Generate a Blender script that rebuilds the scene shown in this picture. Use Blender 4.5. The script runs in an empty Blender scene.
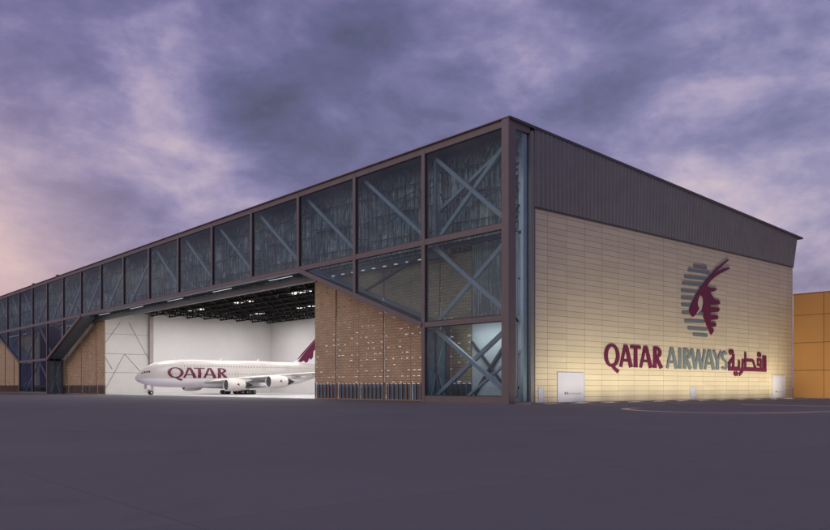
import bpy, bmesh, math, random
from mathutils import Vector, Matrix
random.seed(7)
R = math.radians
scene = bpy.context.scene
COL = scene.collection

# ------------------------------------------------------------------ materials
def srgb(r, g, b):
    f = lambda c: (c/255)/12.92 if c/255 <= .04045 else ((c/255+.055)/1.055)**2.4
    return (f(r), f(g), f(b), 1)

def newmat(name):
    m = bpy.data.materials.new(name); m.use_nodes = True
    nt = m.node_tree
    return m, nt, nt.nodes, nt.links, nt.nodes['Principled BSDF']

def noise(nt, scale, detail=4, rough=.55, coord=None, mp=None, dist=0):
    n = nt.nodes.new('ShaderNodeTexNoise')
    n.inputs['Scale'].default_value = scale
    n.inputs['Detail'].default_value = detail
    n.inputs['Roughness'].default_value = rough
    n.inputs['Distortion'].default_value = dist
    tc = nt.nodes.new('ShaderNodeTexCoord')
    m = nt.nodes.new('ShaderNodeMapping')
    if mp: m.inputs['Scale'].default_value = mp
    nt.links.new(tc.outputs['Object'], m.inputs['Vector'])
    nt.links.new(m.outputs[0], n.inputs['Vector'])
    return n

def paint(name, col, rough=.5, metal=0., var=.12, nscale=.6, mp=None, bump=0., spec=.5, fine=True):
    """plain coloured material with soft tonal variation"""
    m, nt, N, L, b = newmat(name)
    n = noise(nt, nscale, 5, .6, mp=mp)
    mr = N.new('ShaderNodeMapRange')
    mr.inputs['From Min'].default_value = .3; mr.inputs['From Max'].default_value = .7
    mr.inputs['To Min'].default_value = 1-var; mr.inputs['To Max'].default_value = 1+var
    L.new(n.outputs['Fac'], mr.inputs['Value'])
    mx = N.new('ShaderNodeVectorMath'); mx.operation = 'SCALE'
    mx.inputs[0].default_value = col[:3]
    L.new(mr.outputs[0], mx.inputs['Scale'])
    L.new(mx.outputs[0], b.inputs['Base Color'])
    b.inputs['Roughness'].default_value = rough
    b.inputs['Metallic'].default_value = metal
    b.inputs['Specular IOR Level'].default_value = spec
    if bump:
        n2 = noise(nt, nscale*12, 4, .6)
        bp = N.new('ShaderNodeBump'); bp.inputs['Strength'].default_value = bump
        bp.inputs['Distance'].default_value = .03
        L.new(n2.outputs['Fac'], bp.inputs['Height']); L.new(bp.outputs[0], b.inputs['Normal'])
    return m

def emit(name, col, s):
    m, nt, N, L, b = newmat(name)
    b.inputs['Base Color'].default_value = (*col[:3], 1)
    b.inputs['Emission Color'].default_value = (*col[:3], 1)
    b.inputs['Emission Strength'].default_value = s
    return m

def glass(name, tint, refl=.14, rough=.02):
    m = bpy.data.materials.new(name); m.use_nodes = True
    nt = m.node_tree; N = nt.nodes; L = nt.links
    N.clear()
    o = N.new('ShaderNodeOutputMaterial')
    t = N.new('ShaderNodeBsdfTransparent'); t.inputs['Color'].default_value = (*tint, 1)
    g = N.new('ShaderNodeBsdfGlossy'); g.inputs['Roughness'].default_value = rough
    g.inputs['Color'].default_value = (.92, .94, .88, 1)
    lw = N.new('ShaderNodeLayerWeight'); lw.inputs['Blend'].default_value = .35
    mr = N.new('ShaderNodeMapRange')
    mr.inputs['To Min'].default_value = refl*.45; mr.inputs['To Max'].default_value = refl*1.9
    L.new(lw.outputs['Facing'], mr.inputs['Value'])
    mx = N.new('ShaderNodeMixShader')
    L.new(mr.outputs[0], mx.inputs[0]); L.new(t.outputs[0], mx.inputs[1]); L.new(g.outputs[0], mx.inputs[2])
    L.new(mx.outputs[0], o.inputs[0])
    return m

def panel_wall(name, col, joint, cw, ch, jw, var=.06, axis='YZ', rough=.6, offs=0.):
    """panel cladding: stacked courses cw x ch with thin dark joints"""
    m, nt, N, L, b = newmat(name)
    tc = N.new('ShaderNodeTexCoord'); sep = N.new('ShaderNodeSeparateXYZ')
    L.new(tc.outputs['Object'], sep.inputs[0])
    def math_(op, a, bb=None, v=None):
        n = N.new('ShaderNodeMath'); n.operation = op
        if hasattr(a, 'links'): L.new(a, n.inputs[0])
        else: n.inputs[0].default_value = a
        if bb is not None:
            if hasattr(bb, 'links'): L.new(bb, n.inputs[1])
            else: n.inputs[1].default_value = bb
        return n.outputs[0]
    A = sep.outputs[axis[0]]; Z = sep.outputs[axis[1]]
    a = math_('DIVIDE', math_('SUBTRACT', A, offs), cw); z = math_('DIVIDE', Z, ch)
    fa = math_('FRACT', a); fz = math_('FRACT', z)
    da = math_('MINIMUM', fa, math_('SUBTRACT', 1., fa)); dz = math_('MINIMUM', fz, math_('SUBTRACT', 1., fz))
    ja = math_('LESS_THAN', math_('MULTIPLY', da, cw), jw/2)
    jz = math_('LESS_THAN', math_('MULTIPLY', dz, ch), jw/2)
    j = math_('MAXIMUM', ja, jz)
    cmb = N.new('ShaderNodeCombineXYZ')
    L.new(math_('FLOOR', a), cmb.inputs[0]); L.new(math_('FLOOR', z), cmb.inputs[1])
    wn = N.new('ShaderNodeTexWhiteNoise'); wn.noise_dimensions = '3D'; L.new(cmb.outputs[0], wn.inputs['Vector'])
    n = noise(nt, .25, 5, .6)
    s = math_('ADD', math_('MULTIPLY', wn.outputs['Value'], var), math_('MULTIPLY', n.outputs['Fac'], var*1.6))
    s = math_('ADD', s, 1-var*1.3)
    vm = N.new('ShaderNodeVectorMath'); vm.operation = 'SCALE'; vm.inputs[0].default_value = col[:3]
    L.new(s, vm.inputs['Scale'])
    mx = N.new('ShaderNodeMix'); mx.data_type = 'RGBA'
    L.new(j, mx.inputs[0]); L.new(vm.outputs[0], mx.inputs[6]); mx.inputs[7].default_value = (*joint[:3], 1)
    L.new(mx.outputs[2], b.inputs['Base Color'])
    b.inputs['Roughness'].default_value = rough
    bp = N.new('ShaderNodeBump'); bp.inputs['Strength'].default_value = .5; bp.inputs['Distance'].default_value = .03
    L.new(math_('SUBTRACT', 1., j), bp.inputs['Height']); L.new(bp.outputs[0], b.inputs['Normal'])
    return m

M = {}
M['frame'] = paint('brown_frame_paint', (.155, .128, .124), .45, var=.08)
M['frame_dark'] = paint('dark_frame_gasket', (.02, .02, .022), .5)
M['glass'] = glass('tinted_glazing', (.76, .85, .87), .065)
M['glass_side'] = glass('side_glazing', (.85, .93, .96), .06)
M['steel'] = paint('pale_blue_steel_paint', (.40, .43, .46), .45, var=.1)
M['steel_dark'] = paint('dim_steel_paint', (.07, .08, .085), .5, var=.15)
def streaked(name, base, light):
    m, nt, N, L, b = newmat(name)
    a = noise(nt, 1.0, 6, .65, mp=(4.5, 1, .16)); c = noise(nt, .35, 6, .7, mp=(1, 1, 1.2), dist=1.2); e = noise(nt, 2.2, 3, .6, mp=(3, 1, .5))
    mr = N.new('ShaderNodeMapRange'); mr.inputs['From Min'].default_value = .46; mr.inputs['From Max'].default_value = .58
    L.new(a.outputs['Fac'], mr.inputs['Value'])
    mr2 = N.new('ShaderNodeMapRange'); mr2.inputs['From Min'].default_value = .40; mr2.inputs['From Max'].default_value = .60; mr2.inputs['To Min'].default_value = .22
    L.new(c.outputs['Fac'], mr2.inputs['Value'])
    mu = N.new('ShaderNodeMath'); mu.operation = 'MULTIPLY'; L.new(mr.outputs[0], mu.inputs[0]); L.new(mr2.outputs[0], mu.inputs[1])
    mx = N.new('ShaderNodeMix'); mx.data_type = 'RGBA'; L.new(mu.outputs[0], mx.inputs[0])
    mx.inputs[6].default_value = (*base, 1); mx.inputs[7].default_value = (*light, 1)
    L.new(mx.outputs[2], b.inputs['Base Color']); b.inputs['Roughness'].default_value = .5
    return m
M['clad_dark'] = streaked('streaked_ribbed_cladding', (.10, .11, .105), (.80, .79, .74))
M['clad_mid'] = streaked('pale_streaked_cladding', (.16, .18, .18), (.6, .62, .62))
M['fascia'] = paint('grey_ribbed_fascia', (.205, .20, .195), .5, var=.08, nscale=.3)
M['roof'] = paint('roof_edge_metal', (.05, .046, .055), .4)
M['wall'] = panel_wall('beige_wall_panels', (.61, .54, .385), (.21, .17, .11), 4.43, .86, .052, var=.10, offs=3.5)
M['orange'] = panel_wall('tan_wall_panels', (.50, .265, .078), (.13, .065, .025), 6.4, 5.9, .12, var=.10, axis='XZ')
def screen_mat():
    m, nt, N, L, b = newmat('perforated_brown_screen')
    tc = N.new('ShaderNodeTexCoord'); sp = N.new('ShaderNodeSeparateXYZ'); cb = N.new('ShaderNodeCombineXYZ')
    L.new(tc.outputs['Object'], sp.inputs[0]); L.new(sp.outputs['X'], cb.inputs[0]); L.new(sp.outputs['Z'], cb.inputs[1])
    br = N.new('ShaderNodeTexBrick'); L.new(cb.outputs[0], br.inputs['Vector'])
    br.inputs['Scale'].default_value = 1; br.inputs['Brick Width'].default_value = 1.5; br.inputs['Row Height'].default_value = .5; br.inputs['Mortar Size'].default_value = .045
    br.inputs['Color1'].default_value = (.51, .375, .225, 1); br.inputs['Color2'].default_value = (.43, .315, .19, 1); br.inputs['Mortar'].default_value = (.26, .19, .12, 1)
    br.inputs['Bias'].default_value = 0
    n = noise(nt, .35, 6, .6)
    mr = N.new('ShaderNodeMapRange'); mr.inputs['To Min'].default_value = .7; mr.inputs['To Max'].default_value = 1.3; L.new(n.outputs['Fac'], mr.inputs['Value'])
    v = N.new('ShaderNodeVectorMath'); v.operation = 'SCALE'; L.new(br.outputs['Color'], v.inputs[0]); L.new(mr.outputs[0], v.inputs['Scale'])
    L.new(v.outputs[0], b.inputs['Base Color']); b.inputs['Roughness'].default_value = .65
    return m
M['screen'] = screen_mat()
M['screen_frame'] = paint('brown_screen_mullion', (.34, .20, .12), .55)
M['blueglass'] = glass('blue_strip_glazing', (.80, .86, .90), .07)
M['curtain'] = paint('slate_blue_infill', (.24, .27, .30), .5, var=.35, nscale=.8, mp=(2.5, 1, .15))
M['white_in'] = paint('white_interior_cladding', (.66, .645, .64), .7, var=.03, nscale=.15)
M['grey_in'] = paint('pale_grey_interior_panel', (.60, .59, .57), .7, var=.04, nscale=.15)
M['line'] = paint('panel_seam_grey', (.22, .2, .2), .6)
M['column'] = paint('interior_column_paint', (.36, .31, .31), .5)
M['black'] = paint('black_steel_paint', (.012, .011, .012), .7, spec=.2)
M['ceil'] = paint('ceiling_sheet', (.16, .155, .15), .7)
M['floor'] = paint('pale_hangar_floor', (.42, .41, .42), .45, var=.05, nscale=.1)
M['teal'] = paint('glazed_teal_panel', (.16, .27, .29), .15, var=.3, nscale=.5)
M['soffit'] = paint('slate_soffit_metal', (.20, .30, .39), .4, var=.2, nscale=.4)
M['trim'] = paint('pale_metal_trim', (.8, .78, .8), .4)
M['door'] = paint('white_door_paint', (.50, .52, .60), .5, var=.03)
M['vent'] = paint('door_vent_dark', (.08, .07, .09), .6)
M['burgundy'] = paint('burgundy_sign_paint', (.115, .003, .045), .55, var=.06)
M['signgrey'] = paint('grey_sign_paint', (.15, .19, .205), .6, var=.06)
M['cream'] = paint('cream_sign_paint', (.62, .52, .42), .5, var=.05)
M['kerb'] = paint('concrete_kerb', (.24, .22, .235), .8, var=.12, nscale=1.5, bump=.2)
M['mark'] = paint('worn_line_paint', (.74, .54, .34), .7, var=.25, nscale=1.5)
M['lampbox'] = paint('lamp_housing', (.05, .05, .055), .5)
M['lamp'] = emit('lit_lamp_panel', (1, .97, .92), 1.6)
M['cove'] = emit('lit_cove_lamp', (.85, .93, 1), 3.5)
M['strip_glow'] = emit('lamp_and_reflection_glow', (.88, .95, 1), .5)  # shared by the soffit lamps and the dashes built as reflections
def livery():
    m, nt, N, L, b = newmat('fuselage_paint')
    tc = N.new('ShaderNodeTexCoord'); sp = N.new('ShaderNodeSeparateXYZ'); L.new(tc.outputs['Object'], sp.inputs[0])
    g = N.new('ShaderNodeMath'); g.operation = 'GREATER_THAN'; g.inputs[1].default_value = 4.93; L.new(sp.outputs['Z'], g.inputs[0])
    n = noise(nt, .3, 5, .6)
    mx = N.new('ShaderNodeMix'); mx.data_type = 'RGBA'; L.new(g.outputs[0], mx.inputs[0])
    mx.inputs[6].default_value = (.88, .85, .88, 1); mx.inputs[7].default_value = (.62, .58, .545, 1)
    L.new(mx.outputs[2], b.inputs['Base Color']); b.inputs['Roughness'].default_value = .35
    return m
M['livery'] = livery()
M['plane_top'] = paint('pale_grey_aircraft_paint', (.66, .62, .585), .35, var=.03, nscale=.3)
M['plane_white'] = paint('white_aircraft_paint', (.86, .84, .86), .3, var=.02, nscale=.3)
M['plane_wing'] = paint('grey_wing_paint', (.60, .59, .58), .4, var=.06)
M['inlet'] = paint('engine_fan_dark', (.03, .03, .035), .5)
M['fan'] = paint('fan_blades_dark', (.035, .035, .045), .5)
M['rubber'] = paint('tyre_rubber', (.018, .018, .018), .8)
M['rim'] = paint('wheel_rim', (.7, .7, .7), .4)
M['aeroglass'] = paint('cockpit_glass', (.03, .028, .03), .15)
M['plane_burg'] = paint('burgundy_aircraft_paint', (.13, .002, .045), .4, var=.04)

# asphalt apron
def asphalt():
    m, nt, N, L, b = newmat('apron_asphalt')
    n1 = noise(nt, .035, 6, .6); n2 = noise(nt, 1.2, 6, .7); n3 = noise(nt, 30, 3, .6)
    n4 = noise(nt, .4, 5, .7, mp=(.12, 1.3, 1))
    def mth(op, a, c):
        n = N.new('ShaderNodeMath'); n.operation = op
        for i, v in enumerate((a, c)):
            if hasattr(v, 'links'): L.new(v, n.inputs[i])
            else: n.inputs[i].default_value = v
        return n.outputs[0]
    s = mth('ADD', mth('MULTIPLY', n1.outputs['Fac'], .42), mth('MULTIPLY', n2.outputs['Fac'], .12))
    s = mth('ADD', s, mth('MULTIPLY', n3.outputs['Fac'], .16))
    s = mth('ADD', s, mth('MULTIPLY', n4.outputs['Fac'], .10))
    s = mth('ADD', s, .60)
    tc = N.new('ShaderNodeTexCoord'); br = N.new('ShaderNodeTexBrick'); L.new(tc.outputs['Object'], br.inputs['Vector'])
    br.offset = 0; br.inputs['Scale'].default_value = 1; br.inputs['Brick Width'].default_value = 7.5; br.inputs['Row Height'].default_value = 7.5; br.inputs['Mortar Size'].default_value = .022
    br.inputs['Color1'].default_value = (1, 1, 1, 1); br.inputs['Color2'].default_value = (.93, .93, .93, 1); br.inputs['Mortar'].default_value = (.74, .74, .74, 1)
    st = noise(nt, .16, 6, .62, dist=.8); mr = N.new('ShaderNodeMapRange'); mr.inputs['From Min'].default_value = .60; mr.inputs['From Max'].default_value = .70; mr.inputs['To Min'].default_value = 1; mr.inputs['To Max'].default_value = .86
    L.new(st.outputs['Fac'], mr.inputs['Value'])
    s = mth('MULTIPLY', mth('MULTIPLY', s, br.outputs['Color']), mr.outputs[0])
    vm = N.new('ShaderNodeVectorMath'); vm.operation = 'SCALE'; vm.inputs[0].default_value = (.156, .149, .147)
    L.new(s, vm.inputs['Scale']); L.new(vm.outputs[0], b.inputs['Base Color'])
    b.inputs['Roughness'].default_value = .85
    b.inputs['Specular IOR Level'].default_value = .2
    bp = N.new('ShaderNodeBump'); bp.inputs['Strength'].default_value = .35; bp.inputs['Distance'].default_value = .01
    L.new(n3.outputs['Fac'], bp.inputs['Height']); L.new(bp.outputs[0], b.inputs['Normal'])
    return m
M['asphalt'] = asphalt()

# ------------------------------------------------------------------ mesh helpers
class MB:
    def __init__(s): s.v = []; s.f = []; s.mi = []
    def poly(s, pts, mi=0):
        i = len(s.v); s.v += [tuple(p) for p in pts]; s.f.append(tuple(range(i, i+len(pts)))); s.mi.append(mi); return s
    def box(s, x0, x1, y0, y1, z0, z1, mi=0):
        i = len(s.v)
        s.v += [(x, y, z) for z in (z0, z1) for y in (y0, y1) for x in (x0, x1)]
        for q in ((0,2,3,1),(4,5,7,6),(0,1,5,4),(2,6,7,3),(0,4,6,2),(1,3,7,5)):
            s.f.append(tuple(i+k for k in q)); s.mi.append(mi)
        return s
    def bar(s, a, b, w, h=None, up=(0, 0, 1), mi=0):
        a = Vector(a); b = Vector(b); h = h or w
        d = (b-a).normalized(); up = Vector(up)
        if abs(d.dot(up)) > .98: up = Vector((0, 1, 0))
        sx = d.cross(up).normalized()*w/2; sy = sx.normalized().cross(d).normalized()*h/2
        i = len(s.v)
        for p in (a, b):
            for q in (-sx-sy, sx-sy, sx+sy, -sx+sy): s.v.append(tuple(p+q))
        for q in ((3,2,1,0),(4,5,6,7),(0,1,5,4),(1,2,6,5),(2,3,7,6),(3,0,4,7)):
            s.f.append(tuple(i+k for k in q)); s.mi.append(mi)
        return s
    def prism(s, pts, d, mi=0):
        """planar polygon pts extruded by vector d"""
        i = len(s.v); n = len(pts); d = Vector(d)
        s.v += [tuple(Vector(p)) for p in pts] + [tuple(Vector(p)+d) for p in pts]
        s.f.append(tuple(range(i, i+n))); s.f.append(tuple(range(i+2*n-1, i+n-1, -1))); s.mi += [mi, mi]
        for k in range(n):
            k2 = (k+1) % n
            s.f.append((i+k, i+n+k, i+n+k2, i+k2)); s.mi.append(mi)
        return s
    def loft(s, rings, mi=0, cap=True, closed=True):
        n = len(rings[0]); i0 = len(s.v)
        for r in rings: s.v += [tuple(p) for p in r]
        for a in range(len(rings)-1):
            for k in range(n if closed else n-1):
                k2 = (k+1) % n
                s.f.append((i0+a*n+k, i0+a*n+k2, i0+(a+1)*n+k2, i0+(a+1)*n+k)); s.mi.append(mi)
        if cap:
            s.f.append(tuple(i0+k for k in range(n-1, -1, -1))); s.mi.append(mi)
            e = i0+(len(rings)-1)*n
            s.f.append(tuple(e+k for k in range(n))); s.mi.append(mi)
        return s
    def tube(s, c, axis, rs, n=20, mi=0, cap=True):
        """rs: list of (distance along axis, radius)"""
        ax = Vector(axis).normalized(); u = ax.orthogonal().normalized(); w = ax.cross(u); c = Vector(c)
        return s.loft([[c+ax*t+(u*math.cos(2*math.pi*k/n)+w*math.sin(2*math.pi*k/n))*r for k in range(n)] for t, r in rs], mi, cap)
    def build(s, name, mats, parent=None, smooth=False, label=None, kind=None):
        me = bpy.data.meshes.new(name); me.from_pydata(s.v, [], s.f)
        if not isinstance(mats, (list, tuple)): mats = [mats]
        for m in mats: me.materials.append(m)
        for p, k in zip(me.polygons, s.mi): p.material_index = k; p.use_smooth = smooth
        bm = bmesh.new(); bm.from_mesh(me)
        bmesh.ops.recalc_face_normals(bm, faces=bm.faces); bm.to_mesh(me); bm.free()
        if smooth:
            try: me.set_sharp_from_angle(angle=R(40))
            except Exception: pass
        me.update()
        o = bpy.data.objects.new(name, me); COL.objects.link(o)
        if parent: o.parent = parent
        if label: o['label'] = label
        if kind: o['kind'] = kind
        return o

def tag(o, label, cat, group=None):
    o['label'] = label; o['category'] = cat
    if group: o['group'] = group
    return o
def empty(name, loc=(0, 0, 0)):
    o = bpy.data.objects.new(name, None); COL.objects.link(o); o.location = loc; return o
def copy_tree(o, parent=None):
    c = o.copy(); COL.objects.link(c)
    if parent: c.parent = parent
    for ch in list(o.children): copy_tree(ch, c)
    return c
def place_light(name, kind, loc, energy, col, target=None, parent=None, **kw):
    l = bpy.data.lights.new(name, kind); l.energy = energy; l.color = col
    for k, v in kw.items(): setattr(l, k, v)
    o = bpy.data.objects.new(name, l); COL.objects.link(o); o.location = loc
    if target is not None:
        o.rotation_euler = (Vector(target)-Vector(loc)).to_track_quat('-Z', 'Y').to_euler()
    if parent: o.parent = parent
    return o

# The hangar's near corner is the origin: the long front runs along -X (distance u), the side runs along +Y.
BAY = 18.2; NB = 13; LEN = BAY*NB; H = 40.; DEP = 90.
def roofz(y): return H - (H-34.7)*y/DEP

# ------------------------------------------------------------------ setting
g = MB().poly([(-4000, -3000, 0), (3000, -3000, 0), (3000, 4000, 0), (-4000, 4000, 0)]).build('ground', M['asphalt'])
g['kind'] = 'structure'
mk = MB()
def catmull(P, n=10):
    out = []
    for i in range(len(P)-1):
        p0 = P[max(i-1, 0)]; p1 = P[i]; p2 = P[i+1]; p3 = P[min(i+2, len(P)-1)]
        for k in range(n):
            t = k/n
            out.append(.5*((2*p1)+(-p0+p2)*t+(2*p0-5*p1+4*p2-p3)*t*t+(-p0+3*p1-3*p2+p3)*t**3))
    out.append(P[-1]); return out
def line_mark(pts, w, z):
    P = [Vector(p) for p in pts]
    for i in range(len(P)-1):
        d = (P[i+1]-P[i]).normalized(); n = Vector((-d.y, d.x, 0))*w/2
        d0 = (P[i]-P[i-1]).normalized() if i else d; n0 = Vector((-d0.y, d0.x, 0)); n0 = (n0+Vector((-d.y, d.x, 0))).normalized()*w/2
        d1 = (P[i+2]-P[i+1]).normalized() if i+2 < len(P) else d; n1 = (Vector((-d1.y, d1.x, 0))+Vector((-d.y, d.x, 0))).normalized()*w/2
        mk.poly([(*(P[i]-n0).xy, z), (*(P[i+1]-n1).xy, z), (*(P[i+1]+n1).xy, z), (*(P[i]+n0).xy, z)])
# guide line loop in front of the side wall: world coordinates on the apron
line_mark(catmull([Vector((x, y, 0)) for x, y in ((52.23, 19.95), (47.49, 7.68), (42.63, -1.75), (41.51, -7.50), (39.85, -11.91), (37.69, -13.58), (34.60, -14.17), (30.10, -13.37), (26.64, -11.22), (24.60, -9.10), (23.47, -6.84), (23.18, -4.04))]), .85, .006)
line_mark(catmull([Vector((x, y, 0)) for x, y in ((22.28, 21.88), (26.10, 20.06), (34.55, 19.44), (46.35, 18.35), (59.61, 18.31))]), .9, .006)
line_mark(catmull([Vector((x, y, 0)) for x, y in ((3.30, -1.86), (7.93, 0.82), (11.56, 2.43), (17.61, 2.16))]), .2, .006)
o = mk.build('painted_line', M['mark']); o['kind'] = 'structure'
# pavement strip along the side wall with a real kerb face
kb = MB()
kb.box(.02, 3.2, .6, DEP+.0, -.05, .12).box(3.2, 120, DEP-2.2, DEP-.02, -.05, .12)
o = kb.build('pavement', M['kerb']); o['kind'] = 'structure'

# ------------------------------------------------------------------ hangar
HG = empty('hangar'); tag(HG, 'vast monumental hangar of brown steel frame, glass bays and beige side wall', 'hangar')
FD = 5.0       # depth of the front door zone
def X(u): return -u
# front frame: posts, beams
def front_frame(base, mirror=False):
    """one hangar's 13 front bays; u = base + s (or mirrored)"""
    def U(s): return base + (LEN - s if mirror else s)
    def sb(mb, s0, s1, y0, y1, z0, z1):
        a, b = sorted((-U(s0), -U(s1))); mb.box(a, b, y0, y1, z0, z1); return mb
    def sq(pts, y): return [(-U(s), y, z) for s, z in pts]
    for b in range(NB+1):
        s = b*BAY
        if mirror and b == NB: continue       # shared post
        full = b in (0, 1, 12, 13)
        if b == 0:
            mb = sb(MB(), -.0, 1.35, -.5, 1.05, 0, H-.1)
        else:
            z0 = 0 if full else {2: 18.2, 11: 18.2, 3: 25, 10: 25}.get(b, 25)
            mb = sb(MB(), s-.40, s+.40, -.30, .5, z0, H-.5)
        mb.build('post', M['frame'], HG)
    edge = 1.35
    hb = lambda s0, s1, z0, z1: sb(MB(), s0, s1, -.26, .45, z0, z1).build('beam', M['frame'], HG)
    hb(edge, LEN, 38.9, H-.12)
    hb(edge, LEN, 24.6, 25.5)
    hb(edge, BAY-.42, 11.7, 12.5); hb(edge, BAY-.42, .0, 1.0)
    hb(12*BAY+.42, LEN, 11.7, 12.5); hb(12*BAY+.42, LEN, 0, .6)
    # slanting edges of the great opening
    for (a, b) in (((BAY+.2, 12.1), (3*BAY, 24.9)), ((12*BAY-.2, 12.1), (10*BAY, 24.9))):
        MB().bar((-U(a[0]), .02, a[1]), (-U(b[0]), .02, b[1]), .84, .95, up=(0, 1, 0)).build('slanting_beam', M['frame'], HG)
    # dark gasket + panes (window > pane is the object itself), braces behind
    def window(pts, mat=M['glass'], y=-.04):
        w = MB().prism(sq(pts, y), (0, .05, 0)).build('window', mat, HG)
        gk = MB()
        n = len(pts)
        c = sum((Vector((p[0], p[1])) for p in pts), Vector((0, 0)))/n
        for i in range(n):
            a, b_ = pts[i], pts[(i+1) % n]
            ia = Vector(a)+(c-Vector(a)).normalized()*.10; ib = Vector(b_)+(c-Vector(b_)).normalized()*.10
            gk.bar((-U(ia.x), -.08, ia.y), (-U(ib.x), -.08, ib.y), .14, .07, up=(0, 1, 0))
        gk.build('window_gasket', M['frame_dark'], w)
        return w
    def brace(w, s0, z0, s1, z1, y=1.7, t=.62, m='steel'):
        return MB().bar((-U(s0), y, z0), (-U(s1), y, z1), t, .5, up=(0, 1, 0)).build('brace', M[m], w)
    for b in range(NB):
        s0 = b*BAY+(.42 if b else 1.35); s1 = (b+1)*BAY-.42
        w = window([(s0, 25.5), (s1, 25.5), (s1, 38.9), (s0, 38.9)])
        if b == 0:
            brace(w, s0, 25.5, s1, 38.8); brace(w, s0, 38.8, s1, 25.5, 2.3)
            brace(w, s0, 38.5, s1, 30.5, 3.0, .5); brace(w, s1-.4, 38.8, s1-.4, 25.5, 1.7, .4)
        elif b <= 6: brace(w, s0, 25.6, s1, 38.8)
        else: brace(w, s0, 38.8, s1, 25.6)
        # a finer lattice further in, its random bars standing in for noisy glass reflections
        rr = random.Random(b+(50 if mirror else 0)); lt = MB()
        for k in range(9):
            a = s0+rr.random()*(s1-s0); e = min(max(a+rr.uniform(-7, 7), s0), s1); za = rr.uniform(26, 36)
            lt.bar((-U(a), 3.0, za), (-U(e), 3.0, za+rr.uniform(-1.2, 3)), .14)
        for k in range(3):
            zz = 27.5+4.2*k; lt.bar((-U(s0), 3.3, zz), (-U(s1), 3.3, zz+.6), .16)
        for q in range(4):
            ss = s0+(s1-s0)*(q+.5)/4
            lt.bar((-U(ss-1.8), 2.6, 38.4), (-U(ss), 2.6, 36.2), .2); lt.bar((-U(ss+1.8), 2.6, 38.4), (-U(ss), 2.6, 36.2), .2)
        for k in range(46):
            a = s0+.3+rr.random()*(s1-s0-.6); za = rr.uniform(26, 37); lt.box(*sorted((-U(a), -U(a+.09))), 3.5, 3.56, za, min(38.6, za+rr.uniform(1, 4.5)), 1)
        lt.build('lattice_reflections', [M['steel_dark'], M['steel']], w)
    for (b, z0, z1) in ((0, 12.5, 24.6), (0, 1.0, 11.7), (12, 12.5, 24.6), (12, .6, 11.7)):
        s0 = b*BAY+(.42 if b else 1.35); s1 = (b+1)*BAY-.42
        w = window([(s0, z0), (s1, z0), (s1, z1), (s0, z1)])
        if b == 0:
            brace(w, s0, z0, s1, z1); brace(w, s0, z1, s1, z0, 2.3)
            brace(w, s0+.3, z0, s0+.3, z1, 2.9, .35)
            if z0 < 5:
                brace(w, s0, z0+6.5, s1-6, z0, 3.4, .35)
        else:
            brace(w, s0, z0, s1, z1, 2.2, .4)
    # slanted part-bays
    k = (24.9-12.1)/(2*BAY)
    for sgn in (0, 1):
        S = (lambda s: s) if not sgn else (lambda s: LEN-s)
        z = lambda s: 12.1+(s-BAY)*k+.75
        w = window([(S(BAY+.42), z(BAY+.42)), (S(2*BAY-.42), z(2*BAY-.42)), (S(2*BAY-.42), 24.6), (S(BAY+.42), 24.6)])
        window([(S(2*BAY+.42), z(2*BAY+.42)), (S(3*BAY-1.8), 24.6), (S(2*BAY+.42), 24.6)])
        brace(w, S(BAY+.6), 24.4, S(2*BAY-.5), z(2*BAY-.5)+.3, 2.0, .35, 'steel_dark')
    # ribbed wall behind the upper glass
    rb = MB(); s = 1.5; zz = [25.2, 39.2]
    while s < LEN:
        e = s+.45
        a, b_ = -U(s), -U(e); c = -U(e+.2); 
        rb.poly([(a, 4.0, zz[0]), (b_, 4.0, zz[0]), (b_, 4.0, zz[1]), (a, 4.0, zz[1])])
        d = -U(e+.5)
        rb.poly([(b_, 4.0, zz[0]), (c, 3.82, zz[0]), (c, 3.82, zz[1]), (b_, 4.0, zz[1])])
        rb.poly([(c, 3.82, zz[0]), (d, 3.82, zz[0]), (d, 3.82, zz[1]), (c, 3.82, zz[1])])
        f = -U(e+.7)
        rb.poly([(d, 3.82, zz[0]), (f, 4.0, zz[0]), (f, 4.0, zz[1]), (d, 3.82, zz[1])])
        s = e+.7
    rb.build('ribbed_wall', M['clad_dark'], HG)
    # header soffit, slanted soffits, inner beam
    so = MB()
    sb(so, 3*BAY-1, 10*BAY+1, .5, FD, 25.0, 25.15)
    so.build('soffit', M['soffit'], HG)
    for S in ((lambda s: s), (lambda s: LEN-s)):
        q = [(-U(S(BAY+.3)), 12.3), (-U(S(3*BAY-1)), 24.95)]
        MB().prism([(q[0][0], .5, q[0][1]), (q[1][0], .5, q[1][1]), (q[1][0], FD, q[1][1]), (q[0][0], FD, q[0][1])], (0, 0, .2)).build('slanting_soffit', M['soffit'], HG)
        # jamb: glazed return with steel posts
        u0 = -U(S(BAY))
        w = MB().box(u0-.03, u0+.03, .6, FD-.5, .2, 11.6).build('window', M['teal'], HG)
        MB().bar((u0+.12, 1, .3), (u0+.12, FD-.6, 11.4), .22).bar((u0+.16, FD-.7, .3), (u0+.16, 2.2, 6), .2).build('brace', M['steel'], w)
        MB().box(u0-.35, u0+.35, FD-.5, FD+.3, 0, 12.2).build('post', M['frame'], HG)
        MB().box(u0-.35, u0+.35, 2.2, 2.55, 0, 12.2).build('post', M['frame'], HG)
    sb(MB(), BAY, 12*BAY, FD-.1, FD+.7, 23.5, 24.7).build('beam', M['frame'], HG)
    tr = MB(); sb(tr, 3*BAY+1, 10*BAY-1, .47, .62, 24.80, 24.95); tr.build('cove_light', M['cove'], HG)
    rail = MB(); sb(rail, 3*BAY, 10*BAY, 2.5, 2.9, 24.86, 24.985); sb(rail, 3*BAY, 10*BAY, 3.6, 4.0, 24.86, 24.985)
    rail.build('door_track', M['black'], HG)
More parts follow.
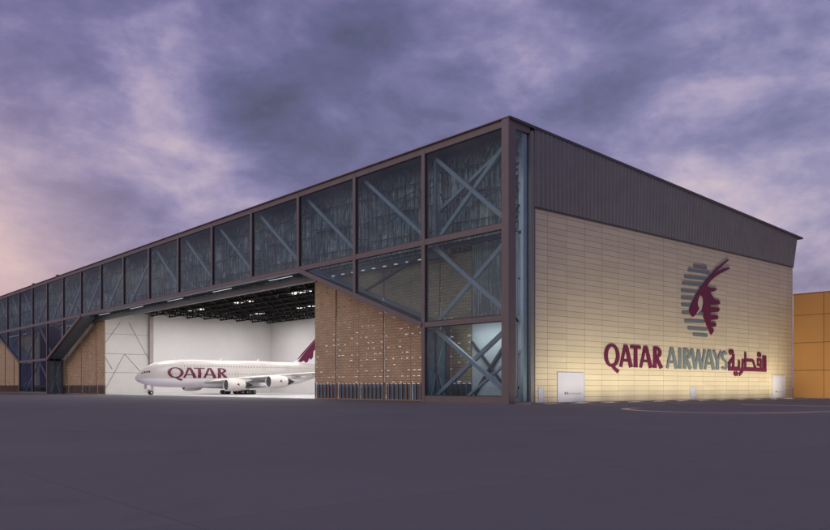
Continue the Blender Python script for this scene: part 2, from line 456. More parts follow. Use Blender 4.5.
    for q in range(5):
        s = 3*BAY+8+q*26
        l = MB(); sb(l, s, s+9, 2.95, 3.55, 24.9, 24.99); l.build('soffit_light', M['strip_glow'], HG)
    # glowing dashes built as reflections of interior lights in the glazed triangle
    for S in ((lambda s: s), (lambda s: LEN-s)):
        for q in range(9):
            s = 1.25*BAY+q*3.1
            a, b_ = sorted((-U(S(s)), -U(S(s+.7))))
            MB().box(a, b_, 3.2, 3.5, 23.3, 23.42).build('reflection_dash', M['strip_glow'], HG)
    # inner slab above door zone
    sb(MB(), 1.4, LEN-.5, FD-.4, FD+.0, 24.72, roofz(FD)-.4).build('upper_wall', M['clad_dark'], HG)
front_frame(0); front_frame(LEN, True)

# perforated sliding door leaves with a glazed strip at the foot
def door_leaf(u0, u1, y, z1, seed, base=3.2):
    rr = random.Random(seed)
    n = max(1, round((u1-u0)/7.6)); w = (u1-u0)/n
    for i in range(n):
        a = u0+i*w; b = a+w-.06
        mb = MB(); rows = int((z1-base)/1.0); rh = (z1-base)/rows
        yo = .0 if i % 2 else .12
        for r in range(rows):
            z = base+r*rh
            mb.box(-b, -a, y+yo, y+yo+.12, z+.11, z+rh)
            x = a; gaps = []
            for fq in (.05, .34, .63, .86):
                if rr.random() < (.62 if z < base+12 else .4):
                    g0 = a+(b-a)*(fq+.05*math.sin(r*1.7+fq*9)+rr.uniform(-.015, .015)); gaps.append((g0, g0+(b-a)*rr.choice((.03, .06, .10, .13))))
            for g0, g1 in gaps:
                g0 = max(g0, x+.05); g1 = min(g1, b-.1)
                if g1 <= g0: continue
                mb.box(-g0, -x, y+yo, y+yo+.12, z, z+.11); x = g1
            mb.box(-b, -x, y+yo, y+yo+.12, z, z+.11)
        lf = mb.build('door_leaf', M['screen'], HG)
        ft = MB().box(-b, -a, y+yo-.06, y+yo+.18, .0, .18).box(-b, -a, y+yo-.06, y+yo+.18, base-.18, base)
        m_ = 6
        for q in range(m_+1):
            xx = a+(b-a-.14)*q/m_
            ft.box(-xx-.14, -xx, y+yo-.05, y+yo+.17, .18, base-.18)
        ft.build('leaf_frame', M['screen_frame'], lf)
        MB().box(-a-.16, -a, y+yo-.09, y+yo-.01, .0, z1).build('leaf_stile', M['screen_frame'], lf)
        MB().box(-b, -a, y+yo+.05, y+yo+.09, .18, base-.18).build('leaf_glass', M['blueglass'], lf)
        MB().box(-b+.2, -a-.2, y+yo+.22, y+yo+.27, .18, base-.3).build('leaf_infill', M['curtain'], lf)
door_leaf(13.6, 58, FD+.9, 23.9, 1)
door_leaf(178.2, 223, FD+.9, 23.9, 2)
door_leaf(LEN+13.6, LEN*2-13.6, FD+.9, 23.9, 3)

# corner end: pale lit partition behind the first bay
MB().box(-13.5, -.6, FD+.9, FD+1.1, 12.6, 24.7).build('ribbed_wall', M['clad_mid'], HG)
shadow_bar = MB().bar((-12.8, FD+.7, 1.2), (-4, FD+.7, 11.5), .5, .3, up=(0, 1, 0)).build('brace', M['steel_dark'], HG)  # dark bar put in as a diagonal shadow across the partition
MB().bar((-5, FD+.5, 1.2), (-13.2, FD+.5, 9.5), .35, .3, up=(0, 1, 0)).build('brace', M['steel_dark'], HG)  # second diagonal shadow, also built as a dark bar
MB().box(-13.5, -.6, FD+.9, FD+1.1, 0, 12.5).build('partition_wall', M['white_in'], HG)
MB().box(-18.2, -1.4, 3.9, 4.4, 24.5, 25.0).build('floor_slab', M['frame_dark'], HG)
place_light('strip_fill', 'AREA', (-.8, 1.3, 18), 110, (.9, .96, 1), (-1.6, 3.9, 18), HG, shape='RECTANGLE', size=.3, size_y=30)  # added fill light hidden behind the corner post, brightens the return panel
# side elevation
MB().box(-.6, .12, 4.05, 4.85, 0, H-1).build('post', M['fascia'], HG)
w = MB().box(-.28, -.22, 1.05, 4.05, .3, 38.6).build('window', M['glass_side'], HG)
br = MB(); rr = random.Random(5); z = .8
while z < 38:
    z2 = z+rr.uniform(.7, 2.2)
    br.bar((-1.7, rr.uniform(2.1, 2.7), z), (-1.7, rr.uniform(2.8, 3.6), z2), rr.choice((.1, .16, .24)))
    br.bar((-1.9, rr.uniform(2.8, 3.6), z), (-1.9, rr.uniform(2.2, 2.8), z2+rr.uniform(-.5, .5)), rr.choice((.1, .16)))
    z = z2-.2
br.build('lattice_brace', M['black'], w)
MB().box(-.9, -.5, 3.15, 3.88, .31, 38.5).build('steel_column', M['steel'], w)
MB().box(-4.5, -.62, 3.92, 4.0, .31, 38.4).build('return_panel', M['white_in'], w)
MB().box(-.5, .0, 1.05, 4.05, 38.6, H-.3).build('beam', M['frame'], HG)
MB().box(-.5, .0, 1.05, 4.05, .0, .3).build('beam', M['frame'], HG)
MB().box(-.6, 0, 4.85, DEP, 0, 28.4).build('wall', M['wall'], HG)
# corner flashings
MB().box(-.05, .10, 4.86, 5.05, .12, 28.15).build('flashing', M['roof'], HG)
MB().box(.0, .16, 4.86, DEP+.1, 28.05, 28.3).build('flashing', M['roof'], HG)
# fascia: ribbed, leaning a little outward, tapering with the roof
fa = MB(); y = 4.86; P = []
while y < DEP:
    for dy, dx in ((0, 0), (.55, 0), (.60, .15), (.86, .15), (.97, 0)):
        if y+dy <= DEP: P.append((y+dy, dx))
    y += .97
P.append((DEP, 0))
lean = lambda f, y=0.: .15+f*.85*y/90
for i in range(len(P)-1):
    (y0, d0), (y1, d1) = P[i], P[i+1]
    if y1-y0 < 1e-4: continue
    fa.poly([(lean(0)+d0, y0, 28.3), (lean(0)+d1, y1, 28.3), (lean(1, y1)+d1*.6, y1, roofz(y1)-.35), (lean(1, y0)+d0*.6, y0, roofz(y0)-.35)])
fa.poly([(-.6, DEP, 28.3), (lean(0), DEP, 28.3), (lean(1, DEP), DEP, roofz(DEP)-.35), (-.6, DEP, roofz(DEP)-.35)])
fa.poly([(-.6, 4.86, 28.3), (lean(0), 4.86, 28.3), (lean(1), 4.86, roofz(5)-.35), (-.6, 4.86, roofz(5)-.35)])
fa.build('fascia', M['fascia'], HG)
# roof with thin dark edge
xw = -2*LEN-1
def slab(x0, x1, y0, y1, dz0, dz1, name, mat, x1b=None):
    x1b = x1 if x1b is None else x1b
    m_ = MB(); i = 0
    a = [(x0, y0, roofz(y0)+dz0), (x1, y0, roofz(y0)+dz0), (x1, y0, roofz(y0)+dz1), (x0, y0, roofz(y0)+dz1)]
    b = [(x0, y1, roofz(y1)+dz0), (x1b, y1, roofz(y1)+dz0), (x1b, y1, roofz(y1)+dz1), (x0, y1, roofz(y1)+dz1)]
    m_.loft([a, b]).build(name, mat, HG)
slab(xw, .30, .0, DEP+1.8, -.34, .02, 'roof', M['roof'], 1.45)
slab(xw, .28, -.6, -.01, -.12, .03, 'roof_edge', M['frame'])
# back wall and far end of the building
MB().box(xw+1, -.65, DEP-.3, DEP, 0, 34.3).build('back_wall', M['white_in'], HG)
MB().prism([(xw+1, 1, 0), (xw+1, DEP-.35, 0), (xw+1, DEP-.35, 34.3), (xw+1, 1, H-.5)], (.5, 0, 0)).build('end_wall', M['fascia'], HG)
# interior lining
MB().box(-LEN+2.0, -.62, FD+1.3, DEP-.32, .0, .03).build('interior_floor', M['floor'], HG)
MB().box(-.9, -.62, FD+1.2, DEP-.35, .05, 34.2).build('lining_wall', M['white_in'], HG)
MB().box(-219, -218.4, 38, DEP-.35, .05, 34.2).build('lining_wall', M['white_in'], HG)
MB().box(-220.2, -219.6, FD+1.3, 38, .05, 34.2).build('lining_wall', M['grey_in'], HG)
MB().box(-219.5, -218.2, 36.8, 38.2, .05, 33).build('interior_column', M['column'], HG)
sm = MB(); xx = -219.55
for z in (7.8, 14.8, 22.2): sm.bar((xx, FD+2, z), (xx, 36.8, z), .10)
for a, b in (((19.5, 17.4), (26, 26.7)), ((29.2, 26.8), (36.8, 13.1)), ((19.8, .4), (27.6, 14.8)), ((27.6, 14.8), (34, 7.9)), ((19.5, 15), (23, 9)), ((19.5, 17.4), (14, 9))):
    sm.bar((xx, *a), (xx, *b), .16)
sm.build('wall_bracing', M['line'], HG)
slab(-LEN+2, -.9, FD+.2, DEP-.4, -1.1, -.5, 'ceiling', M['ceil'])

# black lattice roof trusses
def truss(p0, p1, z0, zt0, zt1, step, name='roof_truss', w=.34):
    p0 = Vector(p0); p1 = Vector(p1); L_ = (p1-p0).length; n = max(2, round(L_/step))
    mb = MB()
    P = lambda t, z: (p0.x+(p1.x-p0.x)*t, p0.y+(p1.y-p0.y)*t, z)
    zt = lambda t: zt0+(zt1-zt0)*t
    mb.bar(P(0, z0), P(1, z0), w*1.3); mb.bar(P(0, zt0), P(1, zt1), w*1.3)
    for i in range(n):
        t0 = i/n; t1 = (i+1)/n; tm = (t0+t1)/2
        mb.bar(P(t0, z0), P(tm, zt(tm)), w*.8); mb.bar(P(tm, zt(tm)), P(t1, z0), w*.8)
        mb.bar(P(tm, z0), P(tm, zt(tm)), w*.6)
    return mb.build(name, M['black'], HG)
y = FD+3.5; i = 0
while y < DEP-2:
    zt = roofz(y)-1.5
    truss((-LEN+19, y), (-1.2, y), 29.6, 0, 0, 6.07) if False else truss((-218, y, 0), (-1.2, y, 0), 29.6, zt, zt, 5.2)
    y += 7.2; i += 1
for k in range(1, 24):
    x = -k*9.1
    truss((x, FD+1, 0), (x, DEP-.6, 0), 30.1, roofz(FD)-1.6, roofz(DEP)-1.6, 4.6, w=.28)
hx = MB()
for k in range(24):
    for q in range(11):
        x0 = -1.5-k*9.0; y0 = FD+3.5+q*7.2
        if y0+7.2 > DEP: continue
        hx.bar((x0, y0, 29.75), (x0-9, y0+7.2, 29.75), .16); hx.bar((x0-9, y0, 29.95), (x0, y0+7.2, 29.95), .16)
        hx.bar((x0, y0, 31.6), (x0-9, y0+7.2, 31.9), .14); hx.bar((x0-4.5, y0, 30), (x0-4.5, y0+7.2, 32.6), .14)
hx.build('roof_bracing', M['black'], HG)
# hangar lamps between the trusses
for ix in range(6):
    for iy in range(3):
        x = -22-ix*34.8; yy = 20.5+iy*25.2
        f = MB().box(x-5, x+5, yy-1.1, yy+1.1, 30.75, 30.95).box(x-5.1, x+5.1, yy-1.2, yy+1.2, 30.97, 31.2, 1)
        f.build('ceiling_light', [M['lamp'], M['lampbox']], HG)
        place_light('ceiling_lamp', 'AREA', (x, yy, 29.2), 5400, (1, .96, .955), (x, yy, 0), HG, shape='RECTANGLE', size=12, size_y=5)
# added fill light brightening the partition behind the glazed first bay
place_light('bay_fill', 'AREA', (-8.5, 2.6, 11.4), 330, (.95, .98, 1), (-8.5, 5.2, 4), HG, shape='RECTANGLE', size=9, size_y=1)

# doors in the side wall
def wall_door(y0, y1, z1, vents=0, name='roller_door'):
    d = MB().box(.0, .09, y0, y1, .12, z1).build(name, M['door'], HG)
    fr = MB().box(.0, .13, y0-.12, y0, .12, z1+.12).box(.0, .13, y1, y1+.12, .12, z1+.12).box(.0, .13, y0, y1, z1, z1+.12)
    fr.build('door_frame', M['door'], d)
    if vents:
        v = MB()
        for k in range(vents):
            yy = y0+.25*(y1-y0)+k*(y1-y0)*.7/vents
            v.box(.09, .10, yy, yy+.26 if k < 2 else yy+.12, 1.25, 1.62 if k < 2 else 1.5)
        v.build('door_vent', M['vent'], d)
wall_door(10.2, 16.5, 4.45, 9); wall_door(80.2, 85.9, 4.7, 8)
wall_door(47.7, 49.5, 2.3, 0, 'side_door'); wall_door(5.9, 6.9, 2.2, 0, 'side_door')

# roof vents on the front edge
for u, hh in ((243, 1.5), (213.5, 1.5)):
    t = MB().box(-u-.5, -u+.5, 1.6, 2.6, roofz(2)-.1, roofz(2)+hh).box(-u-.7, -u+.7, 1.4, 2.8, roofz(2)+hh, roofz(2)+hh+.15)
    t.build('roof_vent', M['roof'], HG)

# ------------------------------------------------------------------ tan neighbour building
NBD = empty('annex_building', (0, DEP, 0)); tag(NBD, 'low tan panelled building beyond the hangar side wall', 'building')
MB().box(.15, 118, .0, 60, 0, 22.1).build('wall', M['orange'], NBD)
MB().box(.1, 118.1, -.06, 60.1, 22.1, 22.4).build('parapet', paint('tan_parapet', (.30, .15, .05), .6), NBD)

# ------------------------------------------------------------------ ground spotlights washing the walls
def spot_fixture(x, y, name='ground_spotlight'):
    t = empty(name, (x, y, 0))
    MB().tube((0, 0, -.02), (0, 0, 1), [(0, .24), (.055, .24), (.06, .2)], 16).build('housing_ring', M['lampbox'], t)
    MB().tube((0, 0, .03), (0, 0, 1), [(0, .18), (.034, .18)], 16).build('lens', M['trim'], t)
    return t
first = None
WASH = []
for k in range(12):
    WASH.append(((6.6, 5+k*6.9), (0, 5+k*6.9), 7.6))
proto = spot_fixture(*WASH[0][0])
tag(proto, 'round ground-recessed spotlight aimed up at the beige side wall', 'spotlight', 'ground spotlights along the beige side wall')
for i, (p, a, z) in enumerate(WASH):
    c = proto if i == 0 else copy_tree(proto)
    c.location = (*p, 0)
    l = place_light('wash_lamp', 'SPOT', (p[0], p[1], .12), 1950, (1, .90, .69), (a[0], a[1], z), None, spot_size=R(125), spot_blend=1., shadow_soft_size=.25)
    l.location = (0, 0, .12); l.parent = c
for i, x in enumerate((5.5, 15, 25, 35)):
    c = copy_tree(proto); c.location = (x, DEP-15, 0)
    for ch in list(c.children):
        if ch.type == 'LIGHT': bpy.data.objects.remove(ch)
    c['label'] = 'round ground-recessed spotlight aimed up at the tan building'; c['group'] = 'ground spotlights before the tan building'
    l = place_light('wash_lamp', 'SPOT', (x, DEP-15, .12), 3600, (1, .80, .5), (x, DEP, 9), None, spot_size=R(120), spot_blend=1., shadow_soft_size=.25)
    l.location = (0, 0, .12); l.parent = c

# ------------------------------------------------------------------ lettering
def ribbon(pts, ws):
    """polyline with per-point width -> list of quads (2D)"""
    P = [Vector(p) for p in pts]; out = []
    nrm = []
    for i in range(len(P)):
        d = (P[min(i+1, len(P)-1)]-P[max(i-1, 0)]).normalized(); nrm.append(Vector((-d.y, d.x)))
    for i in range(len(P)-1):
        a, b = ws[i]/2, ws[i+1]/2
        out.append([P[i]-nrm[i]*a, P[i+1]-nrm[i+1]*b, P[i+1]+nrm[i+1]*b, P[i]+nrm[i]*a])
    return out
def seg(a, b, w0, w1=None, n=4):
    w1 = w1 or w0; a = Vector(a); b = Vector(b)
    return ribbon([a+(b-a)*i/n for i in range(n+1)], [w0+(w1-w0)*i/n for i in range(n+1)])
def arc(cx, cy, rx, ry, a0, a1, w, n=16, wt=None):
    """stroke contrast: vertical parts w thick, horizontal parts wt thick"""
    wt = wt or w
    A = [R(a0+(a1-a0)*i/n) for i in range(n+1)]
    return ribbon([(cx+rx*math.cos(t), cy+ry*math.sin(t)) for t in A], [wt+(w-wt)*abs(math.cos(t)) for t in A])
S_ = .17
def glyph(ch):
    """strokes in a cell: x in widths of cap height units, y 0..1; returns (strokes, advance width)"""
    s = S_; h = s*.62
    if ch == 'Q': return [arc(.38, .5, .31, .46, 0, 360, s*1.05, 32, h), ribbon([(.36, .1), (.46, -.02), (.58, -.13), (.72, -.22)], [s*.7, s*.9, s*.95, s])], .76
    if ch == 'A': return [seg((.05, 0), (.29, 1), s*.75, s*.8), seg((.60, 0), (.34, 1), s*1.15, s*.9), seg((.12, .3), (.53, .3), h)], .65
    if ch == 'T': return [seg((.27, 0), (.27, .97), s*1.15, s), seg((0, .94), (.54, .94), h*1.25)], .54
    if ch == 'R': return [seg((.1, 0), (.1, 1), s*1.1, s), arc(.14, .74, .24, .22, 90, -90, s, 14, h), seg((.1, .955), (.16, .955), h), seg((.1, .52), (.16, .52), h), seg((.2, .5), (.46, 0), s*.9, s*1.15)], .5
    if ch == 'I': return [seg((.1, 0), (.1, 1), s*1.1)], .2
    if ch == 'W': return [seg((.04, 1), (.24, 0), s), seg((.24, 0), (.42, .98), s*.6, s*.75), seg((.42, .98), (.60, 0), s), seg((.60, 0), (.80, 1), s*.6, s*.8)], .84
    if ch == 'Y': return [seg((.03, 1), (.27, .45), s), seg((.50, 1), (.27, .45), s*.75), seg((.27, 0), (.27, .5), s*1.1)], .54
    if ch == 'S': return [arc(.22, .735, .15, .21, 35, 265, s*.95, 14, h), arc(.2, .27, .16, .22, 85, -145, s*.95, 14, h)], .42
def letters(mapf, ch, x0, x1, z0, z1, th, mat, name, parent, lift0=0.):
    st, wd = glyph(ch); mb = MB()
    for li, stroke in enumerate(st):
        lift = lift0+li*.004
        for q, quad in enumerate(stroke):
            f = [mapf(x0+(x1-x0)*p.x/wd, z0+(z1-z0)*p.y, 0) for p in quad]
            b = [mapf(x0+(x1-x0)*p.x/wd, z0+(z1-z0)*p.y, th+lift) for p in quad]
            i = len(mb.v); mb.v += f+b
            mb.f.append((i+4, i+5, i+6, i+7)); mb.f.append((i+3, i+2, i+1, i)); mb.mi += [0, 0]
            for k in range(4):
                k2 = (k+1) % 4; mb.f.append((i+k, i+k2, i+4+k2, i+4+k)); mb.mi.append(0)
    return mb.build(name, mat, parent)

# wall sign (coordinates: distance back along the side wall, height)
SG = empty('name_sign', (.0, 46, 5)); tag(SG, 'wide lettered name sign in burgundy and grey, low on the beige side wall', 'sign')
off = Vector((0, 46, 5))
wallmap = lambda y, z, d: tuple(Vector((.03+d, y, z))-off)
WL = [('Q', 21.8, 25.75, 1), ('A', 25.9, 29.35, 1), ('T', 28.9, 31.9, 1), ('A', 31.6, 35.2, 1), ('R', 35.6, 38.4, 1),
      ('A', 39.75, 43.3, 0), ('I', 43.65, 44.7, 0), ('R', 45.2, 48.0, 0), ('W', 48.0, 53.0, 0), ('A', 52.6, 56.3, 0), ('Y', 55.9, 59.0, 0), ('S', 58.9, 61.3, 0)]
for ch, a, b, bg in WL:
    letters(wallmap, ch, a, b, 5.6, 9.15, .12, M['burgundy' if bg else 'signgrey'], 'letter', SG)
ar = MB()
def arb(y0, z0, y1, z1, w, w1=None, li=0):
    """a bar of the angular Arabic word on the wall, li spreads overlapping bars in depth"""
    for quad in seg((y0, z0), (y1, z1), w*1.18, w1, 1):
        pts = [wallmap(p.x, p.y, 0) for p in quad]; ar.prism(pts, (.1+li*.004, 0, 0))
# filled in by pixel-measured layout, right to left: two uprights, qaf, tah, reh, yeh, teh marbuta
K0 = 61.6; KW = 15.9                      # word runs from y=K0 to K0+KW
def A_(x): return K0+KW*x
ZB, ZT = 5.5, 9.3
def Zr(t): return ZB+(ZT-ZB)*t
def hb_(x0, x1, t, w, li): arb(A_(x0), Zr(t), A_(x1), Zr(t), w, None, li)
def vb_(x, t0, t1, w, li): arb(A_(x), Zr(t0), A_(x), Zr(t1), w, None, li)
hb_(.66, 1.0, .09, .62, 0)                # base under the uprights and qaf
vb_(.975, .0, .86, .62, 1); vb_(.915, .08, .86, .62, 2)
hb_(.74, .86, .62, .45, 3); vb_(.845, .08, .66, .55, 4); vb_(.76, .30, .66, .5, 5); hb_(.76, .86, .33, .4, 6)   # qaf head
arb(A_(.755), Zr(.94), A_(.80), Zr(.84), .7, None, 7); arb(A_(.80), Zr(.94), A_(.845), Zr(.84), .7, None, 8)
hb_(.36, .70, .09, .62, 9)                # tah
vb_(.43, .05, .97, .58, 10); hb_(.43, .64, .56, .45, 11); arb(A_(.63), Zr(.56), A_(.71), Zr(.1), .55, None, 12)
arb(A_(.37), Zr(.62), A_(.345), Zr(-.05), .55, None, 13); arb(A_(.345), Zr(-.02), A_(.27), Zr(-.2), .5, None, 14)   # reh
hb_(.0, .30, .09, .62, 15); vb_(.265, .06, .55, .55, 16)      # yeh
arb(A_(.14), Zr(-.11), A_(.185), Zr(-.19), .62, None, 17); arb(A_(.19), Zr(-.11), A_(.235), Zr(-.19), .62, None, 18)
vb_(.02, .08, .42, .6, 19); arb(A_(.02), Zr(.38), A_(.12), Zr(.62), .5, None, 20); vb_(.12, .08, .86, .62, 21)      # teh marbuta
arb(A_(.02), Zr(1.0), A_(.06), Zr(.88), .7, None, 22); arb(A_(.075), Zr(1.0), A_(.115), Zr(.88), .7, None, 23)
ar.build('arabic_word', M['burgundy'], SG)

# emblem above the lettering
EM = empty('emblem_sign', (0, 52, 20)); tag(EM, 'round striped emblem with a long-horned burgundy antelope head, above the lettering', 'sign')
offE = Vector((0, 52, 20))
def em(y, z, d): return tuple(Vector((.03+d, y, z))-offE)
def pill(mb, ya, za, yb, zb, r, d):
    a = Vector((ya, za)); b = Vector((yb, zb))
    n = 6; dd = (b-a).normalized(); nn = Vector((-dd.y, dd.x)); P = []
    for k in range(n+1):
        t = math.pi/2+math.pi*k/n; P.append(a+dd*r*(1+math.cos(t))+nn*r*math.sin(t))
    for k in range(n+1):
        t = -math.pi/2+math.pi*k/n; P.append(b+dd*r*(-1+math.cos(t))+nn*r*math.sin(t))
    mb.prism([em(p.x, p.y, 0) for p in P], (d, 0, 0))
bars = [(48.74, 24.28, 53.63, 24.45, 0.288), (46.89, 23.35, 54.74, 23.56, 0.286), (45.67, 22.05, 54.28, 22.36, 0.284), (44.95, 20.81, 52.66, 21.12, 0.283), (44.59, 19.48, 51.06, 19.68, 0.283), (44.59, 18.21, 50.11, 18.36, 0.283), (44.71, 16.95, 49.49, 17.08, 0.283), (44.83, 15.56, 52.66, 15.85, 0.283), (45.67, 14.14, 52.66, 14.34, 0.284), (46.77, 12.92, 53.83, 13.01, 0.286), (48.61, 11.85, 53.83, 11.88, 0.288)]
for bar_ in bars:
    b_ = MB(); pill(b_, *bar_, .06); b_.build('emblem_stripe', M['signgrey'], EM)
def cut(pts, d, mat, name):
    MB().prism([em(*p, 0) for p in pts], (d, 0, 0)).build(name, mat, EM)
cut([(61.51, 26.82), (59.71, 26.02), (57.27, 24.85), (55.40, 23.63), (53.70, 22.47), (52.40, 21.43), (51.25, 20.61), (50.24, 19.74), (49.36, 18.83), (48.36, 17.72), (47.50, 16.69), (47.26, 15.87), (47.75, 15.35), (48.49, 15.01), (49.24, 15.32), (50.11, 16.08), (50.74, 16.71), (50.24, 17.20), (50.11, 17.91), (50.62, 18.79), (51.12, 19.29), (52.02, 18.90), (52.40, 18.01), (52.15, 17.07), (51.63, 16.18), (52.27, 15.96), (52.27, 15.30), (53.05, 14.16), (53.96, 13.15), (54.61, 12.25), (55.14, 12.07), (56.06, 12.85), (55.80, 13.31), (54.74, 13.45), (56.60, 13.68), (57.00, 14.11), (56.60, 14.42), (54.74, 14.45), (54.74, 14.78), (57.27, 15.06), (57.81, 15.46), (57.40, 15.81), (54.74, 15.78), (54.74, 16.18), (57.67, 16.50), (58.28, 16.94), (57.81, 17.32), (54.74, 17.24), (54.74, 17.64), (57.81, 17.86), (58.48, 18.31), (57.94, 18.68), (56.33, 18.76), (55.40, 19.36), (54.74, 19.97), (56.33, 20.30), (57.27, 20.78), (56.20, 20.89), (54.22, 20.86), (53.57, 21.07), (54.09, 21.51), (55.14, 22.27), (56.73, 23.08), (58.62, 23.87), (60.82, 24.63), (62.07, 25.06), (61.79, 25.31), (59.85, 24.91), (57.81, 24.26), (55.93, 23.41), (54.74, 22.77), (56.33, 23.78), (58.35, 24.86), (60.82, 26.20), (61.72, 26.67)],
    .13, M['burgundy'], 'antelope_head')
cut([(51.00, 19.02), (50.49, 18.33), (50.24, 17.53), (50.49, 16.96), (50.11, 16.08), (49.74, 15.61), (50.62, 15.99), (51.38, 16.69), (51.89, 17.51), (51.83, 18.29), (51.51, 18.80)], .08, M['cream'], 'antelope_ear')

# ------------------------------------------------------------------ airliner (nose towards the doors)
AP = empty('airliner', (-155.7, 7.0, 0)); tag(AP, 'white and grey double-deck airliner with burgundy lettering parked in the open hangar', 'airliner')
ST = [(0, 4.98, 4.75, .1), (.25, 5.5, 4.4, .62), (.8, 6.2, 3.95, 1.15), (1.7, 7.05, 3.5, 1.7), (2.75, 7.95, 3.12, 2.12), (3.9, 8.75, 2.85, 2.48), (5, 9.3, 2.66, 2.72), (6.5, 9.82, 2.5, 2.98), (8.5, 10.3, 2.36, 3.22), (11, 10.63, 2.28, 3.44),
      (14, 10.82, 2.25, 3.55), (20, 10.9, 2.25, 3.57), (30, 10.9, 2.25, 3.57), (40, 10.9, 2.25, 3.57), (46, 10.9, 2.3, 3.57), (52, 10.85, 2.7, 3.45), (57, 10.75, 3.6, 3.12), (62, 10.6, 5.1, 2.5), (66, 10.3, 6.5, 1.75), (70, 9.9, 8.0, .85), (72, 9.5, 8.7, .35)]
def body_at(y):
    for a, b in zip(ST, ST[1:]):
        if a[0] <= y <= b[0]:
            t = (y-a[0])/(b[0]-a[0]); return [a[i]+(b[i]-a[i])*t for i in (1, 2, 3)]
    return list(ST[-1][1:])
def ring(y, n=48):
    zt, zb, hw = body_at(y); c = (zt+zb)/2; hh = (zt-zb)/2
    return [(hw*math.cos(2*math.pi*k/n), y, c+hh*math.sin(2*math.pi*k/n)) for k in range(n)]
ys = []
for a, b in zip(ST, ST[1:]):
    n = max(1, int((b[0]-a[0])/2)); ys += [a[0]+(b[0]-a[0])*k/n for k in range(n)]
ys.append(72)
fz = MB(); fz.loft([ring(y) for y in ys])
fz.build('fuselage', M['livery'], AP, smooth=True)
# belly fairing
fr = []
for y, hw, zb, zt in ((19, .6, 2.9, 3.4), (21, 2.2, 2.2, 4.2), (24, 3.6, 1.95, 4.9), (30, 4.1, 1.85, 5.2), (38, 4.1, 1.85, 5.2), (44, 3.2, 2.05, 4.5), (48, .8, 2.6, 3.4)):
    c = (zt+zb)/2; hh = (zt-zb)/2
    fr.append([(hw*math.copysign(abs(math.cos(a))**.8, math.cos(a)), y, c+hh*math.copysign(abs(math.sin(a))**.8, math.sin(a))) for a in [2*math.pi*k/28 for k in range(28)]])
MB().loft(fr).build('belly_fairing', M['plane_white'], AP, smooth=True)
def side_x(y, z):
    zt, zb, hw = body_at(y); c = (zt+zb)/2; hh = (zt-zb)/2
    return hw*math.sqrt(max(0., 1-((z-c)/hh)**2))
def skin(y, z, d=0., s=1):
    return (s*(side_x(y, z)+d), y, z)
def patch(y0, y1, z0, z1, d, name, mat, s=1, n=2):
    mb = MB()
    for i in range(n):
        for j in range(n):
            a, b = y0+(y1-y0)*i/n, y0+(y1-y0)*(i+1)/n; c, e = z0+(z1-z0)*j/n, z0+(z1-z0)*(j+1)/n
            mb.poly([skin(a, c, d, s), skin(b, c, d, s), skin(b, e, d, s), skin(a, e, d, s)])
    return mb.build(name, mat, AP)
for s in (1, -1):
    for k in range(4):
        y0 = 1.45+k*.58; z0 = 6.45+.08*k
        zt = body_at(y0)[0]
        patch(y0+.1, y0+.5, min(z0, zt-.45), min(z0+.5, zt-.1), .03, 'cockpit_window', M['aeroglass'], s)
k = 0
for z, ya, yb in ((8.65, 14, 60), (6.25, 10, 62)):
    y = ya
    while y < yb:
        patch(y, y+.25, z, z+.34, .045, 'cabin_window', M['signgrey'], 1, 1)
        y += 1.04
for y0, z0 in ((9.2, 5.3), (13.0, 8.0), (31, 5.3), (41, 8.0), (50, 7.9), (56, 5.8)):
    mb = MB()
    for a, b, c, d in ((y0, y0+1.1, z0, z0+.05), (y0, y0+1.1, z0+1.75, z0+1.8), (y0, y0+.05, z0, z0+1.8), (y0+1.05, y0+1.1, z0, z0+1.8)):
        nn = 5
        for q in range(nn):
            if b-a > d-c: aa, bb, cc, dd = a+(b-a)*q/nn, a+(b-a)*(q+1)/nn, c, d
            else: aa, bb, cc, dd = a, b, c+(d-c)*q/nn, c+(d-c)*(q+1)/nn
            mb.poly([skin(aa, cc, .05), skin(bb, cc, .05), skin(bb, dd, .05), skin(aa, dd, .05)])
    mb.build('cabin_door_outline', M['line'], AP)
fmap = lambda y, z, d: skin(y, z, .02+d)
S_ = .15
for ch, a, b in (('Q', 8.7, 13.6), ('A', 13.5, 17.7), ('T', 17.0, 20.6), ('A', 20.1, 24.4), ('R', 24.8, 28.2)):
    letters(fmap, ch, a, b, 5.15, 8.35, .03, M['plane_burg'], 'letter', AP)
